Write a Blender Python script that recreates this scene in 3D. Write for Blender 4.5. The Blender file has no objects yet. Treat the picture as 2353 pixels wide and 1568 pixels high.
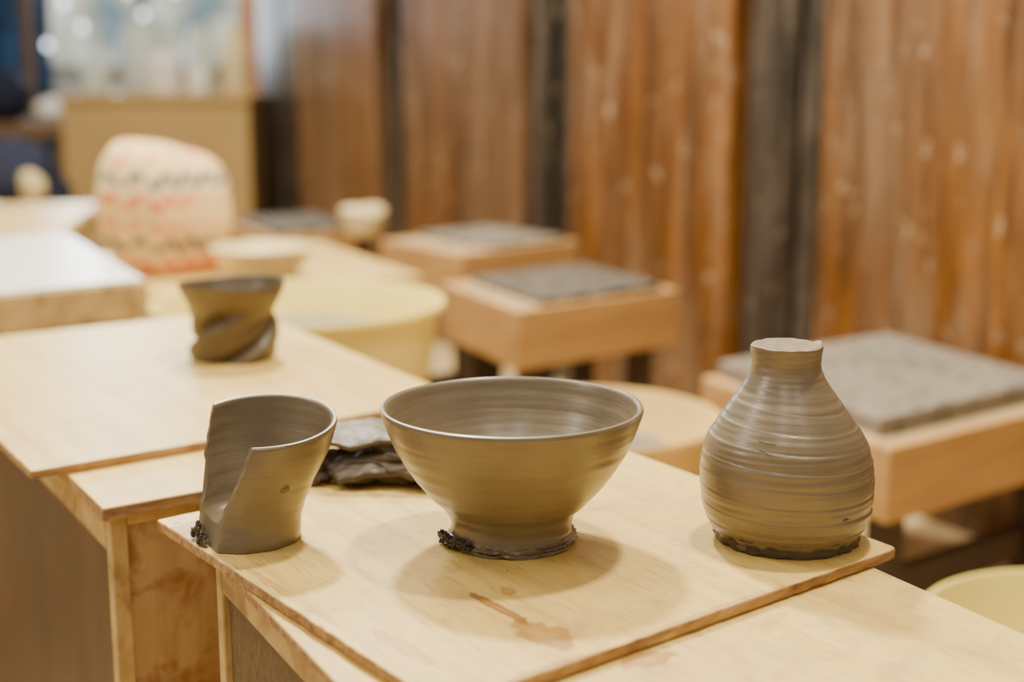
import bpy, math, random, bmesh
from mathutils import Vector, noise
random.seed(4)
Z0 = 0.42          # height of the board tops above the floor
V = Vector

# ------------------------------------------------------------------ materials
def new_mat(name):
    m = bpy.data.materials.new(name); m.use_nodes = True
    nt = m.node_tree; b = nt.nodes["Principled BSDF"]
    return m, nt, b
def coords(nt, rot=(0,0,0), scale=(1,1,1)):
    tc = nt.nodes.new("ShaderNodeTexCoord")
    m1 = nt.nodes.new("ShaderNodeMapping"); m1.inputs["Rotation"].default_value = rot
    m2 = nt.nodes.new("ShaderNodeMapping"); m2.inputs["Scale"].default_value = scale
    nt.links.new(tc.outputs["Object"], m1.inputs[0]); nt.links.new(m1.outputs[0], m2.inputs[0])
    return m2.outputs[0]
def ntex(nt, vec, scale, detail=4, rough=0.55, dist=0.0):
    n = nt.nodes.new("ShaderNodeTexNoise")
    n.inputs["Scale"].default_value = scale; n.inputs["Detail"].default_value = detail
    n.inputs["Roughness"].default_value = rough; n.inputs["Distortion"].default_value = dist
    nt.links.new(vec, n.inputs["Vector"]); return n.outputs["Fac"]
def ramp(nt, fac, stops):
    r = nt.nodes.new("ShaderNodeValToRGB"); e = r.color_ramp.elements
    while len(e) < len(stops): e.new(0.5)
    for i, (p, c) in enumerate(stops):
        e[i].position = p; e[i].color = (c[0], c[1], c[2], 1) if not isinstance(c, (int, float)) else (c, c, c, 1)
    nt.links.new(fac, r.inputs[0]); return r.outputs[0]
def mix(nt, fac, a, b, mode='MIX'):
    m = nt.nodes.new("ShaderNodeMix"); m.data_type = 'RGBA'; m.blend_type = mode
    for sock, val in ((m.inputs[0], fac), (m.inputs[6], a), (m.inputs[7], b)):
        if isinstance(val, (int, float)): sock.default_value = val
        elif isinstance(val, tuple): sock.default_value = (val[0], val[1], val[2], 1)
        else: nt.links.new(val, sock)
    return m.outputs[2]
def bump(nt, b, h, strength, dist):
    n = nt.nodes.new("ShaderNodeBump"); n.inputs["Strength"].default_value = strength
    n.inputs["Distance"].default_value = dist
    nt.links.new(h, n.inputs["Height"]); nt.links.new(n.outputs[0], b.inputs["Normal"])
def math_n(nt, op, a, b=None, c=None):
    m = nt.nodes.new("ShaderNodeMath"); m.operation = op
    for i, v in enumerate((a, b, c)):
        if v is None: continue
        if isinstance(v, (int, float)): m.inputs[i].default_value = v
        else: nt.links.new(v, m.inputs[i])
    return m.outputs[0]

def plain(name, c, rough=0.5, var=0.12, scale=30, metallic=0.0):
    m, nt, b = new_mat(name)
    f = ntex(nt, coords(nt), scale)
    col = ramp(nt, f, [(0.3, tuple(x*(1-var) for x in c)), (0.7, tuple(min(1, x*(1+var)) for x in c))])
    nt.links.new(col, b.inputs["Base Color"]); b.inputs["Roughness"].default_value = rough
    b.inputs["Metallic"].default_value = metallic
    return m

def wood(name, dark, mid, light, ang=0.0, long=2.0, cross=60.0, rough=0.5, vertical=False, stains=(), blotch=None, bs=0.15, pores=0.0, grime=0.0):
    m, nt, b = new_mat(name)
    sc = (cross, cross, long) if vertical else (long, cross, cross)
    v = coords(nt, (0, 0, -ang), sc)
    g = ntex(nt, v, 1.0, 6, 0.65, 0.6)
    col = ramp(nt, g, [(0.25, dark), (0.5, mid), (0.75, light)])
    if pores:
        vp = coords(nt, (0, 0, -ang), (55, 900, 900)); gp = ntex(nt, vp, 1.0, 2, 0.5)
        col = mix(nt, ramp(nt, gp, [(0.58, 0.0), (0.68, pores)]), col, tuple(x*0.5 for x in dark))
    v2 = coords(nt)
    soft = ntex(nt, v2, 7, 3)
    col = mix(nt, ramp(nt, soft, [(0.42, 0.0), (0.75, 0.35)]), col, dark)
    if grime:
        gr = ntex(nt, v2, 26, 6, 0.7, 0.6)
        col = mix(nt, ramp(nt, gr, [(0.52, 0.0), (0.66, grime)]), col, (0.42, 0.29, 0.14))
        g3 = ntex(nt, v2, 150, 2, 0.5)
        col = mix(nt, ramp(nt, g3, [(0.72, 0.0), (0.75, grime)]), col, (0.22, 0.11, 0.04))
    if blotch:
        bl = ntex(nt, v2, blotch[1], 5, 0.6, 0.4)
        k = ramp(nt, bl, [(blotch[2], 0.0), (blotch[3], blotch[4] if len(blotch)>4 else 1.0)])
        col = mix(nt, k, col, blotch[0])
    for (cx, cy, rx, ry, a, c, amt) in stains:
        tc = nt.nodes.new("ShaderNodeTexCoord")
        mp = nt.nodes.new("ShaderNodeMapping"); mp.vector_type = 'TEXTURE'
        mp.inputs["Location"].default_value = (cx, cy, Z0); mp.inputs["Rotation"].default_value = (0, 0, a)
        mp.inputs["Scale"].default_value = (rx, ry, 1)
        nt.links.new(tc.outputs["Object"], mp.inputs[0])
        ln = nt.nodes.new("ShaderNodeVectorMath"); ln.operation = 'LENGTH'
        nt.links.new(mp.outputs[0], ln.inputs[0])
        n2 = ntex(nt, v2, 160, 4)
        d = math_n(nt, 'MULTIPLY_ADD', n2, 1.3, ln.outputs["Value"])
        d2 = math_n(nt, 'SUBTRACT', d, 0.65)
        k = ramp(nt, d2, [(0.0, amt*0.7), (0.88, amt), (1.0, 0.0)])
        col = mix(nt, k, col, c, 'MIX')
    nt.links.new(col, b.inputs["Base Color"])
    b.inputs["Roughness"].default_value = rough
    bump(nt, b, g, bs, 0.001)
    return m

def clay(name, base=(0.180, 0.139, 0.088), ring=420.0, rough=0.35, bs=0.38, coat=0.4):
    m, nt, b = new_mat(name)
    c = coords(nt)
    big = ntex(nt, c, 28, 4)
    vr = coords(nt, scale=(10, 10, ring))
    rg = ntex(nt, vr, 1.0, 5, 0.6, 0.3)
    fine = ntex(nt, c, 900, 3)
    mid = ntex(nt, coords(nt, scale=(60, 60, 160)), 1.0, 4, 0.6)
    d = tuple(x*0.72 for x in base); l = tuple(min(1, x*1.26) for x in base)
    c1 = ramp(nt, big, [(0.3, d), (0.7, l)])
    c2 = ramp(nt, rg, [(0.3, tuple(x*0.80 for x in base)), (0.7, tuple(x*1.17 for x in base))])
    col = mix(nt, 0.5, c1, c2)
    nt.links.new(col, b.inputs["Base Color"])
    rr = ramp(nt, rg, [(0.3, rough-0.08), (0.7, rough+0.12)])
    nt.links.new(rr, b.inputs["Roughness"])
    b.inputs["Coat Weight"].default_value = coat; b.inputs["Coat Roughness"].default_value = 0.26
    h = math_n(nt, 'MULTIPLY_ADD', fine, 0.25, rg)
    h = math_n(nt, 'MULTIPLY_ADD', mid, 0.9, h)
    bump(nt, b, h, bs, 0.0006)
    return m

M_clay = clay("wet_clay")
M_clay_dark = clay("raw_clay_dark", (0.075, 0.052, 0.030), 60, 0.5, 0.6, 0.05)
M_clay_scrap = clay("scrap_clay", (0.090, 0.066, 0.038), 90, 0.55, 0.6, 0.05)
M_clay_cut = clay("cut_clay", (0.185, 0.140, 0.080), 60, 0.6, 0.5, 0.0)
A_ANG = math.atan2(0.154, 0.187)
B_ANG = math.atan2(0.1776, -0.1148)
BL, BM, BD = (0.84, 0.615, 0.205), (0.77, 0.54, 0.16), (0.60, 0.375, 0.10)
ST=(0.36, 0.155, 0.032)
M_board = wood("plywood_board", BD, BM, BL, B_ANG, 3.0, 90.0, 0.42,
    stains=((0.0134, 0.5600, 0.019, 0.0098, -0.9, ST, 0.75),
            (-0.006, 0.590, 0.024, 0.0030, -0.95, (0.30, 0.12, 0.03), 0.95),
            (-0.045, 0.548, 0.026, 0.0045, -0.9, (0.50, 0.25, 0.07), 0.65),
            (-0.002, 0.611, 0.0035, 0.0055, 0.3, ST, 0.6),
            (0.016, 0.5265, 0.03, 0.004, 0.69, (0.40,0.18,0.05), 0.7),
            (0.09, 0.589, 0.05, 0.0025, 0.69, (0.46,0.24,0.09), 0.6),
            (-0.162, 0.694, 0.018, 0.012, -0.9, (0.30,0.13,0.05), 0.7),
            (-0.10, 0.605, 0.05, 0.0025, -0.94, (0.46,0.24,0.09), 0.6)), pores=0.6, grime=0.5)
M_board2 = wood("plywood_board_pale", BD, BM, (0.88, 0.67, 0.29), B_ANG, 3.0, 70.0, 0.36, grime=0.35)
M_edge = wood("plywood_edge", (0.12, 0.045, 0.02), (0.42, 0.24, 0.10), (0.68, 0.46, 0.20), A_ANG, 40, 200, 0.7)
M_table = wood("table_top_wood", BD, BM, BL, B_ANG, 3.0, 60.0, 0.5,
    stains=((0.0560, 0.5485, 0.013, 0.0075, 0.55, ST, 0.75),(0.115,0.59,0.014,0.004,1.0,(0.55,0.30,0.09),0.5)), pores=0.5, grime=0.5)
M_rail = wood("rail_wood", (0.44, 0.29, 0.11), (0.62, 0.44, 0.18), (0.74, 0.55, 0.25), B_ANG, 4, 60, 0.6,
    blotch=((0.30, 0.17, 0.065), 24, 0.48, 0.66))
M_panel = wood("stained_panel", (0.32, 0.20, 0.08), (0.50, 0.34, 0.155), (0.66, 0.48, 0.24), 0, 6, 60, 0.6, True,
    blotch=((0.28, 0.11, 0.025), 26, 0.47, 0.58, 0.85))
M_panel_dark = wood("shaded_brown_panel", (0.022, 0.007, 0.002), (0.055, 0.018, 0.004), (0.10, 0.037, 0.009), 0, 6, 14, 0.5, True)  # brown of the side panels, darkened to hold the shade on that face
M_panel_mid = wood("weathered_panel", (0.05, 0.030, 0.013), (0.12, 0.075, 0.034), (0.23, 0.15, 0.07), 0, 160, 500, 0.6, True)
M_box = wood("crate_wood", (0.38, 0.20, 0.065), (0.53, 0.30, 0.105), (0.62, 0.38, 0.145), 0.6, 3, 30, 0.5, grime=0.3)
M_boxtop = wood("crate_rim_wood", (0.42, 0.29, 0.15), (0.56, 0.42, 0.24), (0.68, 0.55, 0.36), 0.6, 3, 40, 0.25)
M_leg = plain("dark_leg_wood", (0.05, 0.028, 0.014), 0.6)

def wallmat(name, dark, mid, light, splash, amt=0.75, speck=0.7, cool=None):
    m, nt, b = new_mat(name)
    v = coords(nt, scale=(11, 11, 1.1)); g = ntex(nt, v, 1.0, 7, 0.7, 0.8)
    col = ramp(nt, g, [(0.36, dark), (0.5, mid), (0.64, light)])
    if cool:
        vv = coords(nt, scale=(3.2, 3.2, 0.8)); cc_ = ntex(nt, vv, 1.0, 3, 0.5)
        col = mix(nt, ramp(nt, cc_, [(0.46, 0.0), (0.60, 0.65)]), col, cool)
    v2 = coords(nt, scale=(8, 8, 1.6)); s = ntex(nt, v2, 1.6, 7, 0.7, 0.3)
    col = mix(nt, ramp(nt, s, [(0.48, 0.0), (0.62, amt)]), col, splash)
    v4 = coords(nt, scale=(20, 20, 2.0)); s4 = ntex(nt, v4, 1.2, 6, 0.75, 0.5)
    col = mix(nt, ramp(nt, s4, [(0.50, 0.0), (0.62, 0.7)]), col, tuple(x*0.7 for x in dark))
    v3 = coords(nt, scale=(1, 1, 0.75)); s3 = ntex(nt, v3, 30, 5, 0.65)
    col = mix(nt, ramp(nt, s3, [(0.62, 0.0), (0.68, speck)]), col, (0.50, 0.37, 0.24))
    nt.links.new(col, b.inputs["Base Color"]); b.inputs["Roughness"].default_value = 0.33
    bump(nt, b, g, 0.3, 0.004)
    return m
M_wall = wallmat("rusty_wood_wall", (0.060, 0.021, 0.005), (0.160, 0.060, 0.012), (0.27, 0.110, 0.024), (0.27, 0.17, 0.10), 0.65, 0.7, (0.17,0.102,0.06))
M_post = wallmat("grey_post", (0.010, 0.008, 0.006), (0.032, 0.024, 0.018), (0.08, 0.060, 0.046), (0.13, 0.10, 0.08), 0.6, 0.3)
M_gap = plain("dark_gap", (0.012, 0.009, 0.006), 0.7)

def matmat():
    m, nt, b = new_mat("nonslip_mat")
    v = nt.nodes.new("ShaderNodeTexVoronoi"); v.inputs["Scale"].default_value = 48
    v.inputs["Randomness"].default_value = 0.2
    nt.links.new(coords(nt, (0,0,0.6), (1,1,0.2)), v.inputs["Vector"])
    col = ramp(nt, v.outputs["Distance"], [(0.36, (0.005, 0.0045, 0.004)), (0.50, (0.24, 0.205, 0.16))])
    n = ntex(nt, coords(nt), 9, 4)
    col = mix(nt, ramp(nt, n, [(0.5, 0.0), (0.75, 0.3)]), col, (0.06, 0.05, 0.036))
    nt.links.new(col, b.inputs["Base Color"]); b.inputs["Roughness"].default_value = 0.6
    b.inputs["Specular IOR Level"].default_value = 0.3
    bump(nt, b, v.outputs["Distance"], 0.8, 0.003)
    return m
M_mat = matmat()
M_yel = plain("yellow_plastic", (0.92, 0.76, 0.22), 0.3, 0.05, 6)
M_yel2 = plain("yellow_plastic_muddy", (0.76, 0.53, 0.18), 0.35, 0.14, 9)
M_metal = plain("wheel_metal", (0.45, 0.43, 0.40), 0.35, 0.1, 20, 0.8)
M_grey = plain("grey_casing", (0.16, 0.14, 0.11), 0.5)
M_white = plain("white_sheet", (0.92, 0.89, 0.82), 0.3, 0.03, 8)
M_cream = plain("cream_glaze", (0.80, 0.65, 0.34), 0.4, 0.08, 14)
M_floor = wood("floor_boards", (0.52, 0.36, 0.17), (0.68, 0.50, 0.25), (0.76, 0.58, 0.31), 0.6, 2, 25, 0.5)
M_wallb = plain("plaster", (0.46, 0.37, 0.22), 0.8, 0.05, 3)
M_card = plain("tan_cabinet", (0.48, 0.32, 0.12), 0.6, 0.06, 5)
M_navy = plain("navy_cloth", (0.005, 0.010, 0.035), 0.8, 0.3, 12)
M_blue = plain("blue_tarp", (0.015, 0.08, 0.24), 0.5, 0.5, 8)
M_pale = plain("pale_plastic", (0.60, 0.68, 0.66), 0.2, 0.1, 7)
M_pink = plain("pink_cloth", (0.80, 0.45, 0.28), 0.8, 0.2, 9)
M_brown = plain("brown_wood", (0.17, 0.10, 0.045), 0.6, 0.2, 14)

# ------------------------------------------------------------------ mesh builder
class MB:
    def __init__(s): s.v=[]; s.f=[]; s.m=[]
    def add(s, vs, fs, mi=0):
        o=len(s.v); s.v += [tuple(v) for v in vs]
        for f in fs: s.f.append(tuple(o+i for i in f)); s.m.append(mi)
    def prism(s, poly, z0, z1, mi=0, side=None):
        n=len(poly)
        if sum(poly[i][0]*poly[(i+1)%n][1]-poly[(i+1)%n][0]*poly[i][1] for i in range(n))<0: poly=poly[::-1]
        vs=[(p[0],p[1],z0) for p in poly]+[(p[0],p[1],z1) for p in poly]
        o=len(s.v); s.v+=vs
        s.f+=[tuple(o+i for i in range(n))[::-1], tuple(o+i for i in range(n,2*n))]; s.m+=[mi,mi]
        for i in range(n):
            s.f.append((o+i,o+(i+1)%n,o+n+(i+1)%n,o+n+i)); s.m.append(mi if side is None else side)
    def para(s, c, a, b, z0, z1, mi=0, side=None):
        c=V(c);a=V(a);b=V(b)
        s.prism([tuple(c),tuple(c+a),tuple(c+a+b),tuple(c+b)],z0,z1,mi,side)
    def revolve(s, prof, n=128, mi=0, fn=None, c=(0,0,0)):
        rows=[]
        vs=[]; fs=[]
        for k,(r,z) in enumerate(prof):
            if r<=1e-6:
                p=fn(0,z,0,k) if fn else (0,0,z)
                rows.append([len(vs)]); vs.append((p[0]+c[0],p[1]+c[1],p[2]+c[2]))
            else:
                row=[]
                for i in range(n):
                    t=2*math.pi*i/n
                    p=fn(r,z,t,k) if fn else (r*math.cos(t),r*math.sin(t),z)
                    row.append(len(vs)); vs.append((p[0]+c[0],p[1]+c[1],p[2]+c[2]))
                rows.append(row)
        for a,b in zip(rows,rows[1:]):
            if len(a)==1 and len(b)==1: continue
            for i in range(n):
                j=(i+1)%n
                if len(a)==1: fs.append((a[0],b[j],b[i]))
                elif len(b)==1: fs.append((a[i],a[j],b[0]))
                else: fs.append((a[i],a[j],b[j],b[i]))
        s.add(vs,fs,mi)
    def blob(s, c, size, mi=0, amp=0.3, freq=2.0, seed=0, nu=40, nv=24, flat=None):
        vs=[];fs=[]
        for j in range(nv+1):
            ph=math.pi*j/nv
            for i in range(nu):
                t=2*math.pi*i/nu
                d=V((math.sin(ph)*math.cos(t),math.sin(ph)*math.sin(t),math.cos(ph)))
                q=d*freq+V((seed*7.3,seed*3.1,seed))
                nn=noise.noise(q)+0.5*noise.noise(q*2.1)+0.25*noise.noise(q*4.3)
                k=1+amp*nn
                p=V((d.x*size[0],d.y*size[1],d.z*size[2]))*k+V(c)
                if flat is not None and p.z<flat: p.z=flat
                vs.append(p)
        for j in range(nv):
            for i in range(nu):
                i2=(i+1)%nu
                fs.append((j*nu+i,(j+1)*nu+i,(j+1)*nu+i2,j*nu+i2))
        s.add(vs,fs,mi)
    def build(s, name, mats, angle=40, bevel=0, loc=(0,0,0), parent=None):
        me=bpy.data.meshes.new(name); me.from_pydata(s.v,[],s.f)
        for m in mats: me.materials.append(m)
        me.polygons.foreach_set("material_index", s.m)
        me.polygons.foreach_set("use_smooth",[True]*len(s.f))
        me.update(); me.validate()
        me.set_sharp_from_angle(angle=math.radians(angle))
        o=bpy.data.objects.new(name,me); bpy.context.scene.collection.objects.link(o)
        o.location=loc
        if bevel:
            b=o.modifiers.new("bev",'BEVEL'); b.width=bevel; b.segments=2; b.limit_method='ANGLE'
            b.angle_limit=math.radians(50)
        if parent: o.parent=parent
        return o

def interp(pts, step):
    out=[]; n=len(pts)
    for i in range(n-1):
        p0=V(pts[max(i-1,0)]);p1=V(pts[i]);p2=V(pts[i+1]);p3=V(pts[min(i+2,n-1)])
        k=max(1,int((p2-p1).length/step))
        for j in range(k):
            t=j/k
            q=0.5*((2*p1)+(p2-p0)*t+(2*p0-5*p1+4*p2-p3)*t*t+(3*p1-p0-3*p2+p3)*t**3)
            out.append((q.x,q.y))
    out.append(tuple(pts[-1])); return out

def nz(x,y,z,s=0): return noise.noise(V((x+s*11.7,y-s*5.1,z+s*3.3)))

# ------------------------------------------------------------------ room
def slab(name, poly, z0, z1, mats):
    b=MB(); b.prism(poly,z0,z1); return b.build(name,mats)
slab("floor", [(-6,-2),(4,-2),(4,8),(-6,8)], -0.05, 0, [M_floor])

W0=V((0.58,2.04)); w=V((-0.503,0.864)).normalized(); wn=V((w.y,-w.x))
wb=MB()
def wall_seg(s0,s1,d0,d1,mi,z1=2.4):
    wb.prism([tuple(W0+w*s0+wn*d0),tuple(W0+w*s1+wn*d0),tuple(W0+w*s1+wn*d1),tuple(W0+w*s0+wn*d1)],0.0,z1,mi)
wall_seg(-1.6,2.72,0.05,0.12,2)
for a,b_ in ((-1.6,-0.62),(-0.60,0.205),(0.425,0.93),(1.12,1.67),(1.83,2.36)): wall_seg(a,b_,0.0,0.05,0)
for a,b_ in ((0.225,0.275),(0.29,0.405),(0.945,1.02),(1.035,1.11),(1.69,1.735),(1.75,1.82),(2.375,2.52),(2.54,2.72)): wall_seg(a,b_,0.02,0.05,1)
wb.build("wall_right",[M_wall,M_post,M_gap],bevel=0.004)

bw=MB()
def bxy(b,x0,x1,y0,y1,z0,z1,mi=0): b.prism([(x0,y0),(x1,y0),(x1,y1),(x0,y1)],z0,z1,mi)
bxy(bw,-4.5,-2.4,5.6,5.7,0,2.4); bxy(bw,-0.95,1.5,5.6,5.7,0,2.4)
bxy(bw,-2.4,-0.95,5.6,5.7,0,0.62); bxy(bw,-2.4,-0.95,5.6,5.7,1.6,2.4)
bw.build("wall_back",[M_wallb])
mw,nt,b=new_mat("window_daylight")
em=nt.nodes.new("ShaderNodeEmission"); em.inputs["Strength"].default_value=1.1
f=ntex(nt,coords(nt,scale=(1,1,1)),5.0,4)
nt.links.new(ramp(nt,f,[(0.38,(0.22,0.32,0.36)),(0.5,(0.62,0.62,0.46)),(0.62,(0.95,0.96,0.84))]),em.inputs["Color"])
nt.links.new(em.outputs[0],nt.nodes["Material Output"].inputs["Surface"])
wi=MB(); bxy(wi,-2.4,-0.95,5.66,5.68,0.62,1.6,0)
for x in (-2.4,-1.93,-1.44,-0.98): bxy(wi,x,x+0.03,5.6,5.66,0.62,1.6,1)
bxy(wi,-2.4,-0.95,5.6,5.66,0.62,0.65,1)
wi.build("window_1",[mw,M_brown])

# ------------------------------------------------------------------ tables
def table(name, c, a, b, ztop, thick, rail, mats, inset=0.005, P=0.010):
    c=V(c);a=V(a);b=V(b); ua=a.normalized(); ub=b.normalized()
    m=MB()
    m.para(c,a,b,ztop-thick,ztop,0,1)
    z2=ztop-thick
    cc=c+ua*inset+ub*inset; la=a.length-2*inset; lb=b.length-2*inset
    T=0.010
    for sa,sb in ((0,0),(la-P,0),(0,lb-P),(la-P,lb-P)):
        m.para(cc+ua*sa+ub*sb, ua*P, ub*P, 0, z2, 2)
    m.para(cc+ua*P, ua*(la-2*P), ub*T, z2-rail[0], z2, 2); m.para(cc+ua*P+ub*(lb-T), ua*(la-2*P), ub*T, z2-rail[0], z2, 2)
    m.para(cc+ub*P, ua*T, ub*(lb-2*P), z2-rail[1], z2, 2); m.para(cc+ub*P+ua*(la-T), ua*T, ub*(lb-2*P), z2-rail[1], z2, 2)
    q=0.0035
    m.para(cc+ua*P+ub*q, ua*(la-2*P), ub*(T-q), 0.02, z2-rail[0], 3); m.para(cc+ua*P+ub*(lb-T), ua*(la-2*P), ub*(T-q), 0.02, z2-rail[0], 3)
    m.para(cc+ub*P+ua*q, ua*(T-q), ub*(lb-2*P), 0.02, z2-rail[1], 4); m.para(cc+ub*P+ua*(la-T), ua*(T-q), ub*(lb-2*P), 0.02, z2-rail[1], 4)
    return m.build(name,mats,bevel=0.0010)
At=V((0.883,0.47)).normalized(); Bt=V((-0.47,0.883)).normalized()
FLc=V((-0.158,0.692))-Bt*0.50
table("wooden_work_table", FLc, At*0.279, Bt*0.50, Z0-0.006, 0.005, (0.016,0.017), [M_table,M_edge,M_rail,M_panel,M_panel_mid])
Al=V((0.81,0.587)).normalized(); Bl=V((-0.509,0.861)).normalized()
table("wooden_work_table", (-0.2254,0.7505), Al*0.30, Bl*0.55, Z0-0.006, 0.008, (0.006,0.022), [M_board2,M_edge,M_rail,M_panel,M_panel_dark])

def board(name, poly, mats):
    m=MB(); pts=[]; n=len(poly)
    for i in range(n):
        p=V(poly[i]);q=V(poly[(i+1)%n]);N=60 if (q-p).length>0.05 else 3
        for k in range(N):
            t=k/N; x=p.lerp(q,t)
            d=(q-p).normalized(); nn=V((d.y,-d.x))
            j=(0.0006*nz(x.x*130,x.y*130,0)+0.0005*nz(x.x*500,x.y*500,0)) if 0<k else 0
            pts.append(tuple(x+nn*j))
    m.prism(pts,Z0-0.0055,Z0,0,1)
    return m.build(name,mats,bevel=0.0008)
board("plywood_board",[(-0.0254,0.4917),(0.186,0.6655),(0.189,0.669),(0.1885,0.6725),(0.0389,0.898),(-0.1795,0.7185),(-0.186,0.713),(-0.1845,0.7105)],[M_board,M_edge])
board("plywood_board",[(-0.2824,0.804),(-0.0438,0.988),(-0.256,1.349),(-0.512,1.174)],[M_board2,M_edge])

# ------------------------------------------------------------------ bowl
def rings(z, t, amp, pitch, seed):
    a=amp*math.sin(2*math.pi*z/pitch + t + 2.5*nz(z*60,math.cos(t),math.sin(t),seed))*(0.5+nz(z*40,0,0,seed+3))
    a+=amp*0.8*nz(z*330,math.cos(t)*0.7,math.sin(t)*0.7,seed)
    return a
def wheel_fn(amp,pitch,seed,wob=0.0006,skirt=0.0):
    def fn(r,z,t,k):
        if r==0: return (0,0,z)
        rr=r+rings(z,t,amp,pitch,seed)+wob*nz(math.cos(t)*1.2,math.sin(t)*1.2,z*20,seed)
        if skirt and z<0.006:
            rr+=skirt*(nz(math.cos(t)*7,math.sin(t)*7,z*300,seed)+0.4*nz(math.cos(t)*22,math.sin(t)*22,z*500,seed))*(1-z/0.006)
        return (rr*math.cos(t), rr*math.sin(t), z)
    return fn
outer=[(0.0308,0.0005),(0.0310,0.003),(0.0300,0.0065),(0.0303,0.0115),(0.0325,0.0165),(0.0370,0.0210),(0.0410,0.0250),(0.0452,0.0298),(0.0508,0.0373),(0.0570,0.0474),(0.0618,0.0585),(0.0646,0.0665)]
rim=[(0.0650,0.0682),(0.0646,0.0694),(0.0634,0.0697),(0.0622,0.0689),(0.0614,0.0670)]
inner=[(0.0584,0.0585),(0.0535,0.0474),(0.0465,0.0373),(0.0395,0.0290),(0.0310,0.0215),(0.020,0.0155),(0.010,0.0135),(0.0,0.013)]
prof=[(0,0.0002)]+interp(outer+rim+inner,0.0008)
m=MB(); m.revolve(prof,200,0,wheel_fn(0.00028,0.009,1,skirt=0.0018))
def ragged(m,R,z0,hh,w,seed,mi,n=160):
    def fn(r,z,t,k):
        q=nz(math.cos(t)*5,math.sin(t)*5,k*0.4,seed)+0.5*nz(math.cos(t)*17,math.sin(t)*17,k,seed)
        rr=r+w*q; zz=z+hh*0.5*nz(math.cos(t)*6+3,math.sin(t)*6,k*0.3,seed)
        return (rr*math.cos(t),rr*math.sin(t),max(0.0001,zz))
    m.revolve([(R-0.003,z0),(R+0.0005,z0),(R+w*0.7,z0+hh*0.3),(R+w*0.6,z0+hh*0.6),(R,z0+hh),(R-0.003,z0+hh)],n,mi,fn)
ragged(m,0.0306,0.0002,0.0022,0.0014,3,0)
ragged(m,0.0310,0.0026,0.0014,0.0016,5,0)
ragged(m,0.0303,0.0044,0.0014,0.0014,7,0)
for k in range(9):
    a=math.radians(187+k*5)
    rr=0.0345-0.0003*k
    m.blob((rr*math.cos(a),rr*math.sin(a),0.0030+random.uniform(0,.002)),(0.0022,0.0019,0.0020),1,1.1,2.6,k,22,14,flat=0.0001)
bowl=m.build("clay_bowl",[M_clay,M_clay_dark],loc=(0,0.682,Z0))

# ------------------------------------------------------------------ bottle
bo=[(0.0350,0.0004),(0.0352,0.003),(0.0372,0.0062),(0.0405,0.012),(0.0421,0.0179),(0.0430,0.0293),(0.0421,0.0407),(0.0388,0.0519),(0.0332,0.0609),(0.0272,0.0699),(0.0215,0.0780),(0.0184,0.0835),(0.0169,0.0880),(0.0168,0.0930),(0.0175,0.0975),(0.0174,0.0987)]
top=[(0.0165,0.0990),(0.012,0.0987),(0.006,0.0990),(0,0.0989)]
def bfn(r,z,t,k):
    if r==0: return (-0.0035,0,z)
    a=0.0
    ph=(z/0.0085 + t/(2*math.pi)+0.22*nz(z*40,math.cos(t)*0.7,math.sin(t)*0.7,8))%1.0
    amp=0.00050*(0.35+0.9*abs(nz(z*90,math.cos(t)*0.8,math.sin(t)*0.8,15))*2)
    sm = ph if ph<0.93 else 0.93*(1-ph)/0.07
    a+=amp*(sm-0.5)*(1 if z<0.075 else 0.35)
    a+=0.0003*nz(z*420,math.cos(t)*.5,math.sin(t)*.5,8)
    a+=0.0008*nz(math.cos(t),math.sin(t),z*25,9)
    if z<0.0065: a+=0.0016*(nz(math.cos(t)*6,math.sin(t)*6,z*200,4)+0.4*nz(math.cos(t)*20,math.sin(t)*20,z*300,4))
    zz=z
    if z>0.0965:
        zz+=0.0007*nz(r*math.cos(t)*160,r*math.sin(t)*160,0,3)
        tt=(t-0.15+math.pi)%(2*math.pi)-math.pi
        if abs(tt)<0.3 and r>0.0160: a+=0.0009*(1-abs(tt)/0.3); zz+=0.0012*(1-abs(tt)/0.3)
    rr=r+a
    return (rr*math.cos(t)-0.0035*z/0.099, rr*math.sin(t), zz)
bp=interp(bo,0.0004)
m=MB(); m.revolve([(0,0.0002)]+bp,220,0,bfn); m.revolve([bp[-1]]+interp(top,0.001),220,2,bfn)
ragged(m,0.0352,0.0002,0.0050,0.0013,12,1)
def burr(m,path,r,mi=0):
    for a,b in zip(path,path[1:]):
        a=V(a);b=V(b);n=14
        for k in range(n):
            p=a.lerp(b,k/n); m.blob(p,(r,r,r*0.8),mi,0.3,2,k,8,6)
def onbot(th,z,r,d=0.0002):
    t=math.radians(th); return ((r+d)*math.cos(t)-0.0035*z/0.099,(r+d)*math.sin(t),z)
burr(m,[onbot(238,0.058,0.0350),onbot(244,0.0573,0.0354),onbot(252,0.0572,0.0355)],0.00034,2)
burr(m,[onbot(240,0.0545,0.0371),onbot(247,0.0525,0.0382),onbot(256,0.0515,0.0386)],0.00040,2)
burr(m,[onbot(215,0.047,0.0405),onbot(226,0.0455,0.0408)],0.00032,2)
burr(m,[onbot(222,0.045,0.0407),onbot(234,0.041,0.0418)],0.00034,2)
burr(m,[onbot(300,0.020,0.0423),onbot(303,0.0203,0.0423)],0.0006)
m.build("clay_bottle",[M_clay,M_clay_dark,M_clay_cut],loc=(0.1385,0.6865,Z0))

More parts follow.
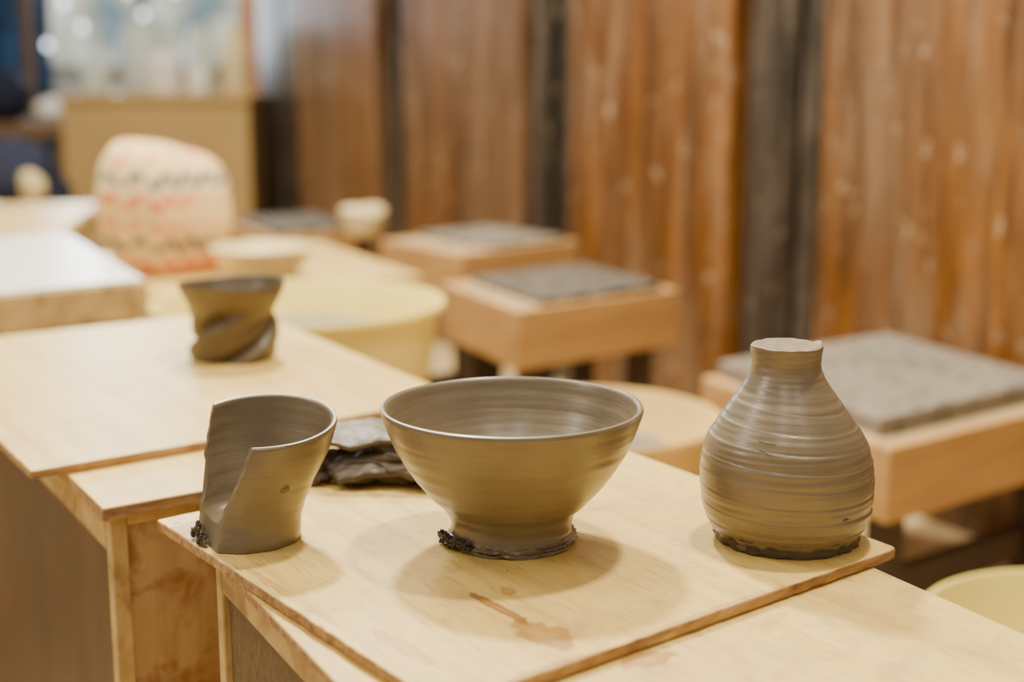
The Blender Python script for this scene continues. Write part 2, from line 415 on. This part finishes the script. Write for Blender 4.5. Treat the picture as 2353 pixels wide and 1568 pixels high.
# ------------------------------------------------------------------ cut cup
co=[(0.0256,0.0004),(0.0256,0.003),(0.0250,0.008),(0.0247,0.012),(0.0256,0.020),(0.0285,0.030),(0.0322,0.041),(0.0343,0.050),(0.0354,0.0585)]
cr=[(0.0355,0.0598),(0.0350,0.0610),(0.0340,0.0612),(0.0331,0.0606),(0.0327,0.0590)]
ci=[(0.0315,0.050),(0.0292,0.041),(0.0256,0.030),(0.0230,0.021),(0.0218,0.0165),(0.0200,0.0130),(0.016,0.0108),(0.008,0.0100),(0.0,0.0100)]
cp=interp(co+cr+ci,0.0008); kin=max(range(len(cp)),key=lambda i:cp[i][1])+1
def cfn(r,z,t,k):
    h=0.06
    x=0.0085*(z/h)
    if r==0: return (x,0,z)
    rr=r+0.0006*nz(math.cos(t)*1.5,math.sin(t)*1.5,z*40,21)
    rr+=0.00022*nz(z*260,math.cos(t)*0.7,math.sin(t)*0.7,31 if k>kin else 33)
    if k<=kin: rr+=0.0014*nz(math.cos(t)*2.5,math.sin(t)*2.5,z*60,23)*max(0,1-z/0.03)
    c_=math.cos(t)
    px=rr*c_*(1.0+0.05*z/h+(0.18*max(0,1-z/0.05) if c_<0 else 0)); py=rr*math.sin(t)
    return (px+x,py,z+0.15*py*(z/h))
bm=bmesh.new()
tmp=MB(); tmp.revolve([(0,0.0002)]+cp,180,0,cfn)
me=bpy.data.meshes.new("tmp"); me.from_pydata(tmp.v,[],tmp.f); bm.from_mesh(me)
bmesh.ops.recalc_face_normals(bm,faces=bm.faces)
nh=V((0.87,0.49,0)).normalized(); nn=(nh+V((0,0,-0.225))).normalized()
p0=nh*(-0.0218)
geom=bm.verts[:]+bm.edges[:]+bm.faces[:]
r_=bmesh.ops.bisect_plane(bm,geom=geom,plane_co=p0,plane_no=nn,clear_inner=True,clear_outer=False,dist=1e-7)
ed=[e for e in r_["geom_cut"] if isinstance(e,bmesh.types.BMEdge)]
rf=bmesh.ops.contextual_create(bm,geom=ed)
for f_ in rf["faces"]: f_.material_index=1
tri=bmesh.ops.triangulate(bm,faces=[f_ for f_ in bm.faces if len(f_.verts)>4])
for v_ in bm.verts:
    dd=(v_.co-p0).dot(nn)
    if dd<0.0012 and v_.co.z>0.002:
        s_=0.0008*nz(v_.co.z*260,v_.co.y*120,0,41)+0.0018*nz(v_.co.z*70,v_.co.y*50,0,42)
        v_.co+=nn*s_*(1-dd/0.0012)
me2=bpy.data.meshes.new("cut_tmp")
bm.to_mesh(me2); bm.free()
m=MB()
m.v=[tuple(v.co) for v in me2.vertices]; m.f=[tuple(p.vertices) for p in me2.polygons]; m.m=[p.material_index for p in me2.polygons]
m.blob((0.0212,-0.0243,0.0330),(0.0040,0.0014,0.0022),1,0.3,1.5,5,28,18)
for k in range(16):
    u=k/15
    m.blob((-0.0270+0.007*u+random.uniform(-.0015,.0015),-0.001-0.014*u+random.uniform(-.001,.001),0.002+random.uniform(-.001,.008)*(1-u)),(0.0012,0.0011,0.0018),2 if k%3 else 0,1.1,2.6,30+k,18,12,flat=0.0001)
m.build("cut_clay_cup",[M_clay,M_clay_cut,M_clay_dark],angle=50,loc=(-0.1325,0.685,Z0))

# ------------------------------------------------------------------ clay scrap
m=MB()
m.blob((0.026,0.000,0.010),(0.036,0.020,0.0125),1,0.45,1.3,3,90,50,flat=0.0002)
m.blob((-0.006,0.006,0.008),(0.026,0.018,0.010),1,0.4,1.4,9,80,44,flat=0.0002)
m.blob((-0.030,0.000,0.006),(0.014,0.012,0.008),1,0.5,1.4,5,60,34,flat=0.0002)
def sheet(L0,L1,wy0,wy1,zf,th,seed,mi,n=90,W=50):
    top=[];bot=[]
    for i in range(n+1):
        u=i/n
        for j in range(W+1):
            v=j/W
            y0=wy0+0.010*nz(u*2.5,0,0,seed)+0.003*nz(u*11,0,0,seed)
            y1=wy1+0.006*nz(u*3,3,0,seed)
            x0=L0+0.006*nz(v*3,7,0,seed)+0.002*nz(v*9,7,0,seed); x1=L1+0.006*nz(v*3,9,0,seed)
            x=x0+(x1-x0)*u; y=y0+(y1-y0)*v
            e=0.0045*nz(x*38,y*38,0,seed)+0.0008*nz(x*150,y*150,0,seed)
            edge=max(0,1-min(v,1-v)*8,1-min(u,1-u)*12)
            t=th*(1-0.5*edge**2)
            z=zf(u,v)+e
            top.append((x,y,max(0.0010,z+t/2))); bot.append((x,y,max(0.0004,z-t/2)))
    N=len(top); fs=[]; row=W+1
    for i in range(n):
        for j in range(W):
            a=i*row+j; fs.append((a,a+row,a+row+1,a+1)); fs.append((N+a,N+a+1,N+a+row+1,N+a+row))
    for i in range(n):
        a=i*row; fs.append((a,N+a,N+a+row,a+row)); a+=W; fs.append((a,a+row,N+a+row,N+a))
    for j in range(W):
        a=j; fs.append((a,a+1,N+a+1,N+a)); a=n*row+j; fs.append((a,N+a,N+a+1,a+1))
    m.add(top+bot,fs,mi)
sheet(-0.038,0.044,-0.014,0.026,lambda u,v:0.018+0.006*math.sin(u*2.6+0.3)+0.003*v,0.0045,2,0)
sheet(-0.020,0.060,-0.020,0.010,lambda u,v:0.009+0.004*math.sin(u*2.4+0.6)-0.004*(1-v)**2,0.0050,7,1)
m.build("clay_scrap",[M_clay_scrap,M_clay_dark],angle=55,loc=(-0.080,0.785,Z0))

# ------------------------------------------------------------------ twisted cup
def tfn(r,z,t,k):
    if r==0: return (0,0,z)
    env=max(0,min(1,(0.044-z)/0.010))*max(0,min(1,(z+0.004)/0.006))
    a=0
    for q0 in (0.3,0.3+2.1,0.3+4.2):
        ph=(t-q0-z*62+math.pi)%(2*math.pi)-math.pi
        a-=0.0065*math.exp(-(ph/0.24)**2)
        a+=0.0028*math.exp(-((ph-0.6)/0.35)**2)
    rr=r+a*env+0.001*nz(math.cos(t)*2,math.sin(t)*2,z*60,5)
    s=1.07
    return (s*rr*math.cos(t),s*rr*math.sin(t),s*(z+0.0012*math.sin(2*t)*z/0.05))
tp=[(0.0300,0.0003),(0.0310,0.003),(0.0315,0.010),(0.0318,0.018),(0.0310,0.026),(0.0302,0.033),(0.0318,0.039),(0.0355,0.0455),(0.0385,0.0520),(0.0400,0.0565),(0.0393,0.0580),(0.0380,0.0572),(0.036,0.052),(0.0325,0.0455),(0.028,0.039),(0.024,0.030),(0.022,0.015),(0.015,0.009),(0,0.008)]
M_clay2=clay("leather_hard_clay",(0.105,0.072,0.038),300,0.5,0.4,0.1)
m=MB(); m.revolve([(0,0.0001)]+interp(tp,0.0012),180,0,tfn)
m.build("twisted_clay_cup",[M_clay2],loc=(-0.226,1.135,Z0))

# ------------------------------------------------------------------ stools with mats
def crate(c,a,b,ztop,h,ins=(0.02,0.02,0.02,0.02),matz=0.006):
    c=V(c);a=V(a);b=V(b);ua=a.normalized();ub=b.normalized();m=MB()
    T=0.018
    z1=Z0+ztop; z0=z1-h
    m.para(c,a,ub*T,z0,z1,0,0); m.para(c+b-ub*T,a,ub*T,z0,z1,0,0)
    m.para(c+ub*T,ua*T,b-ub*2*T,z0,z1,0); m.para(c+a-ua*T+ub*T,ua*T,b-ub*2*T,z0,z1,0)
    m.para(c+ua*T+ub*T,a-ua*2*T,b-ub*2*T,z1-0.012,z1-0.001,1)
    m.para(c+ua*ins[0]+ub*ins[1],a-ua*(ins[0]+ins[2]),b-ub*(ins[1]+ins[3]),z1-0.002,z1+matz,2)
    P=0.035
    for sa in (0.03,a.length-0.03-P):
        for sb in (0.03,b.length-0.03-P):
            m.para(c+ua*sa+ub*sb,ua*P,ub*P,0,z0+0.01,3)
    m.para(c+ua*0.03+ub*0.04,ua*(a.length-0.06),ub*0.018,0.06,0.10,3)
    m.para(c+ua*0.03+b-ub*0.058,ua*(a.length-0.06),ub*0.018,0.06,0.10,3)
    return m.build("wooden_stool",[M_box,M_boxtop,M_mat,M_leg],bevel=0.002)
crate((0.394,1.435),(0.30,0.225),(-0.150,0.350),-0.16,0.083,(0.022,0.04,0.02,0.01),0.020)
crate((0.008,1.935),(0.2447,0.194),(-0.1176,0.259),-0.10,0.085,(0.05,0.012,0.03,0.02),0.010)
crate((-0.083,2.305),(0.20,0.19),(-0.150,0.20),-0.07,0.085,(0.08,0.01,0.02,0.01),0.008)
crate((-0.48,2.80),(0.18,0.14),(-0.135,0.27),-0.10,0.085,(0.02,0.01,0.02,0.01),0.010)

# ------------------------------------------------------------------ potter's wheels
def wheel(c,r,zr,h,mat):
    m=MB(); z1=Z0+zr; z0=z1-h
    pr=[(0,z0),(r*0.84,z0),(r*0.87,z0+0.004),(r*0.97,z1-0.012),(r*1.0,z1-0.010),(r*1.02,z1-0.004),(r*1.01,z1),(r*0.985,z1),(r*0.955,z1-0.008),(r*0.85,z0+0.010),(r*0.82,z0+0.006),(0,z0+0.006)]
    m.revolve(pr,96,0)
    m.revolve([(0.014,z0+0.006),(0.014,z1-0.045),(r*0.62,z1-0.045),(r*0.62,z1-0.036),(0,z1-0.036)],72,1)
    B=r*0.62
    m.prism([(-B,-B),(B,-B),(B,B),(-B,B)],0.05,z0-0.0005,2)
    for sx in (-1,1):
        for sy in (-1,1):
            m.prism([(sx*B*0.8-0.015,sy*B*0.8-0.015),(sx*B*0.8+0.015,sy*B*0.8-0.015),(sx*B*0.8+0.015,sy*B*0.8+0.015),(sx*B*0.8-0.015,sy*B*0.8+0.015)],0,0.05,2)
    return m.build("potters_wheel",[mat,M_metal,M_grey],angle=35,loc=(c[0],c[1],0))
wheel((-0.263,1.724),0.178,-0.05,0.125,M_yel)
wheel((0.085,1.56),0.150,-0.155,0.08,M_yel2)
wheel((0.46,1.05),0.135,-0.20,0.09,M_yel)

# ------------------------------------------------------------------ left tables
aw=V((-0.81,-0.587)).normalized()*0.5; bwv=V((-0.225,0.45))
def simple_table(name,c,a,b,zt,mats,th=0.041):
    c=V(c);a=V(a);b=V(b);m=MB();ua_=a.normalized();ub_=b.normalized()
    m.para(c,a,b,zt-th-0.004,zt-0.004,0)
    m.para(c+ua_*0.004+ub_*0.004,a-ua_*0.008,b-ub_*0.008,zt-0.004,zt,1)
    for sa in (0.03,a.length-0.065):
        for sb in (0.03,b.length-0.065):
            m.para(c+ua_*sa+ub_*sb,ua_*0.035,ub_*0.035,0,zt-th-0.004,0)
    return m.build(name,mats,bevel=0.002)
simple_table("side_table",(-0.406,1.57),aw,bwv,Z0,[M_rail,M_white])
simple_table("side_table",(-0.72,2.25),(-0.6,-0.1),(-0.08,0.55),Z0-0.03,[M_rail,M_yel2])
m=MB(); m.para((-0.86,2.30),(-0.30,-0.05),(-0.05,0.22),Z0-0.0299,Z0-0.004,0); m.build("paper_stack",[M_white],bevel=0.002)

c0=V((-0.45,2.22)); ua=V((0.89,0.45)).normalized(); ub=V((-0.45,0.89)).normalized(); hf=0.235; zt=Z0-0.076
m=MB(); m.para(c0-ua*hf-ub*hf,ua*2*hf,ub*2*hf,zt-0.02,zt,0)
for sa in (-1,1):
    for sb in (-1,1):
        m.para(c0+ua*(sa*(hf-0.03)-0.015)+ub*(sb*(hf-0.03)-0.015),ua*0.03,ub*0.03,0,zt-0.02,0)
m.build("low_table",[M_board2],bevel=0.002)
m=MB(); m.revolve([(0,0),(0.040,0),(0.045,0.004),(0.062,0.022),(0.072,0.046),(0.075,0.050),(0.071,0.052),(0.058,0.03),(0.035,0.012),(0,0.010)],64)
m.build("cream_dish",[M_cream],loc=(-0.365,2.06,zt))

mp,nt,b=new_mat("zigzag_fabric")
vec=coords(nt); sep=nt.nodes.new("ShaderNodeSeparateXYZ"); nt.links.new(vec,sep.inputs[0])
zz=math_n(nt,'PINGPONG',math_n(nt,'ADD',sep.outputs[0],math_n(nt,'MULTIPLY',sep.outputs[1],0.7)),0.020)
h=math_n(nt,'ADD',sep.outputs[2],math_n(nt,'MULTIPLY',zz,0.9))
fr=math_n(nt,'FRACT',math_n(nt,'MULTIPLY',h,10.5))
r=nt.nodes.new("ShaderNodeValToRGB"); r.color_ramp.interpolation='CONSTANT'; e=r.color_ramp.elements
st=[(0,(0.84,0.64,0.30)),(0.18,(0.80,0.20,0.06)),(0.36,(0.86,0.68,0.38)),(0.52,(0.13,0.12,0.16)),(0.68,(0.84,0.64,0.30)),(0.84,(0.80,0.32,0.15))]
while len(e)<len(st): e.new(0.5)
for i,(p,cc) in enumerate(st): e[i].position=p; e[i].color=(*cc,1)
chk=math_n(nt,'FRACT',math_n(nt,'MULTIPLY',math_n(nt,'SUBTRACT',sep.outputs[0],sep.outputs[1]),20.0))
kk=ramp(nt,chk,[(0.60,0.0),(0.64,0.7)])
nt.links.new(fr,r.inputs[0])
colp=mix(nt,kk,r.outputs[0],(0.84,0.66,0.34))
nt.links.new(colp,b.inputs["Base Color"]); b.inputs["Roughness"].default_value=0.85
m=MB()
def pf(r,z,t,k):
    seg=math.pi/3; tt=(t+0.35)%seg-seg/2
    hexr=math.cos(seg/2)/math.cos(tt); f=(1-(1-hexr)*1.2)*1.08
    return (r*f*math.cos(t),r*f*math.sin(t),z+0.10*(z/0.18)*r*math.cos(t-2.9)*2.2)
m.revolve(interp([(0,0.0),(0.060,0.0),(0.080,0.012),(0.100,0.06),(0.105,0.10),(0.100,0.140),(0.088,0.168),(0.066,0.183),(0.03,0.187),(0,0.188)],0.008),96,0,pf)
for v in range(len(m.v)):
    x,y,z=m.v[v]; m.v[v]=(x,y,max(0,z))
m.build("patterned_pouf",[mp],angle=25,loc=(-0.528,2.17,zt))

m=MB(); zs=Z0-0.072
m.revolve(interp([(0,zs-0.03),(0.030,zs-0.03),(0.040,zs-0.015),(0.046,zs+0.008),(0.047,zs+0.018),(0.040,zs+0.026),(0.02,zs+0.030),(0,zs+0.031)],0.006),48,0,lambda r,z,t,k:((r*(1+0.08*math.sin(3*t)))*math.cos(t),r*math.sin(t),z+0.12*r*math.sin(t*2) if z>zs else z))
m.revolve([(0.014,zs-0.03),(0.012,0.02),(0.06,0.012),(0.065,0.0),(0,0)],32,1)
m.build("round_cushion_stool",[M_cream,M_leg],loc=(-0.30,2.84,0))

# ------------------------------------------------------------------ far left background
m=MB()
bxy(m,-1.30,-0.76,4.15,4.55,0.03,Z0+0.13,0); bxy(m,-1.31,-0.75,4.14,4.56,Z0+0.13,Z0+0.15,0)
bxy(m,-1.28,-0.78,4.17,4.53,0.0,0.03,1)
m.build("tan_cabinet",[M_card,M_brown],bevel=0.003)
zt2=Z0+0.15
for i,(x,y,ww,hh,mt) in enumerate(((-1.24,4.3,0.08,0.10,M_pale),(-1.12,4.4,0.12,0.22,M_pale),(-1.03,4.28,0.09,0.13,M_white),(-0.94,4.38,0.07,0.2,M_pale),(-0.92,4.25,0.06,0.08,M_white),(-0.83,4.35,0.07,0.20,M_cream))):
    m=MB(); m.revolve([(0,0),(ww*0.5,0),(ww*0.56,0.01),(ww*0.56,hh*0.75),(ww*0.4,hh*0.86),(ww*0.4,hh),(ww*0.34,hh),(ww*0.34,hh*0.86),(ww*0.5,hh*0.74),(ww*0.5,0.01),(0,0.01)],40)
    m.build("storage_jar",[mt],loc=(x,y,zt2))
m=MB()
bxy(m,-1.75,-1.02,3.25,3.65,0,Z0-0.20,1)
m.blob((-1.22,3.42,Z0-0.085),(0.17,0.12,0.135),0,0.15,1.5,2,40,24,flat=Z0-0.20)
m.blob((-1.50,3.45,Z0-0.085),(0.17,0.13,0.13),0,0.15,1.5,4,40,24,flat=Z0-0.20)
m.blob((-1.10,3.27,Z0-0.040),(0.030,0.025,0.034),2,0.3,1.5,4,24,16)
m.build("navy_bag_on_bench",[M_navy,M_card,M_cream])
def drape(name,x0,x1,y,z0,z1,mt,amp=0.03):
    vs=[];fs=[];N=40;K=12
    for j in range(K+1):
        for i in range(N+1):
            u=i/N; vs.append((x0+(x1-x0)*u,y+amp*math.sin(u*22+0.6*math.sin(j*0.5)),z0+(z1-z0)*j/K))
    for j in range(K):
        for i in range(N):
            a=j*(N+1)+i; fs.append((a,a+1,a+N+2,a+N+1))
    mm=MB(); mm.add(vs,fs); o=mm.build(name,[mt],angle=180)
    s=o.modifiers.new("s",'SOLIDIFY'); s.thickness=0.006; return o
drape("blue_curtain",-2.25,-1.62,5.1,0.0,1.7,M_blue)
drape("pink_cloth",-0.86,-0.76,4.62,0.0,1.5,M_pink,0.012)
mb_,nt,b=new_mat("bokeh_glow"); b.inputs["Emission Color"].default_value=(0.80,0.93,1,1); b.inputs["Emission Strength"].default_value=4
m=MB(); bxy(m,-1.66,-1.63,4.93,4.96,0,1.05,0)
bxy(m,-0.72,-0.69,4.93,4.96,0,1.05,0); bxy(m,-1.66,-0.69,4.94,4.95,1.03,1.05,0)
for x,z in ((-1.52,0.86),(-1.46,0.78),(-1.25,0.82),(-1.14,0.90),(-1.58,0.72),(-1.30,0.90)):
    bxy(m,x-0.001,x+0.001,4.944,4.946,z,1.03,0); m.blob((x,4.945,z),(0.011,0.011,0.015),1,0,1,0,20,12)
m.build("bokeh_glow_rig",[M_brown,mb_])  # glowing balls on a frame, added to give blurred bright discs
m=MB(); bxy(m,-2.3,-1.32,4.3,4.7,Z0+0.02,Z0+0.06,0); bxy(m,-2.28,-2.24,4.32,4.68,0,Z0+0.02,0); bxy(m,-1.38,-1.34,4.32,4.68,0,Z0+0.02,0)
m.build("shelf_table",[M_brown],bevel=0.002)
for i,(x,mt,s,h) in enumerate(((-1.43,M_white,0.09,0.07),(-1.58,M_navy,0.14,0.16),(-1.85,M_pale,0.12,0.12),(-2.05,M_navy,0.14,0.2))):
    m=MB(); m.blob((0,0,h*0.5),(s*0.6,s*0.5,h*0.55),0,0.12,1.6,i,32,20,flat=0.0)
    m.build("plastic_bag",[mt],loc=(x,4.48,Z0+0.06))

# ------------------------------------------------------------------ lights
def disc(name,loc,target,size,power,col,shape='DISK',sy=None):
    l=bpy.data.lights.new(name,'AREA'); l.shape=shape; l.size=size
    if sy: l.size_y=sy
    l.energy=power; l.color=col
    o=bpy.data.objects.new(name,l); bpy.context.scene.collection.objects.link(o)
    o.location=loc; o.rotation_euler=(V(target)-V(loc)).to_track_quat('-Z','Y').to_euler(); return o
disc("ceiling_lamp_a",(0.31,1.04,2.02),(0,0.68,0.42),0.13,33,(1,0.90,0.68))
disc("ceiling_lamp_b",(-0.29,2.07,2.02),(0,0.68,0.42),0.16,72,(1,0.91,0.71))
disc("background_fill",(-0.9,3.0,2.2),(-0.3,2.6,0.3),0.5,58,(1,0.92,0.76))  # fill light added over the background
disc("wall_fill",(-1.0,0.9,2.2),(0.6,2.2,0.7),0.6,22,(1,0.90,0.70))  # fill light added to brighten the right wall
disc("ceiling_lamp_e",(-0.15,0.05,1.7),(0.0,0.68,0.45),0.10,4,(1,0.92,0.78),'RECTANGLE',1.0)
disc("ceiling_lamp_f",(0.35,0.10,1.7),(0.05,0.68,0.45),0.10,3,(1,0.92,0.78),'RECTANGLE',1.0)
disc("ceiling_lamp_g",(-1.5,0.45,1.5),(-0.05,0.68,0.45),0.35,8,(1,0.92,0.78))
disc("window_light",(-1.7,5.55,1.1),(-0.4,2.0,0.4),1.3,60,(0.80,0.90,1.0),'RECTANGLE',0.9)
w_=bpy.data.worlds.new("room_ambient"); bpy.context.scene.world=w_; w_.use_nodes=True
bg=w_.node_tree.nodes["Background"]; bg.inputs[0].default_value=(1.0,0.87,0.65,1); bg.inputs[1].default_value=0.34

# ------------------------------------------------------------------ camera
cam=bpy.data.cameras.new("camera"); co_=bpy.data.objects.new("camera",cam); bpy.context.scene.collection.objects.link(co_)
co_.location=(0,0,Z0+0.234); co_.rotation_euler=(math.radians(79),0,0)
cam.lens=50; cam.sensor_width=36; cam.clip_start=0.02
cam.dof.use_dof=True; cam.dof.focus_distance=0.69; cam.dof.aperture_fstop=4.3
bpy.context.scene.camera=co_
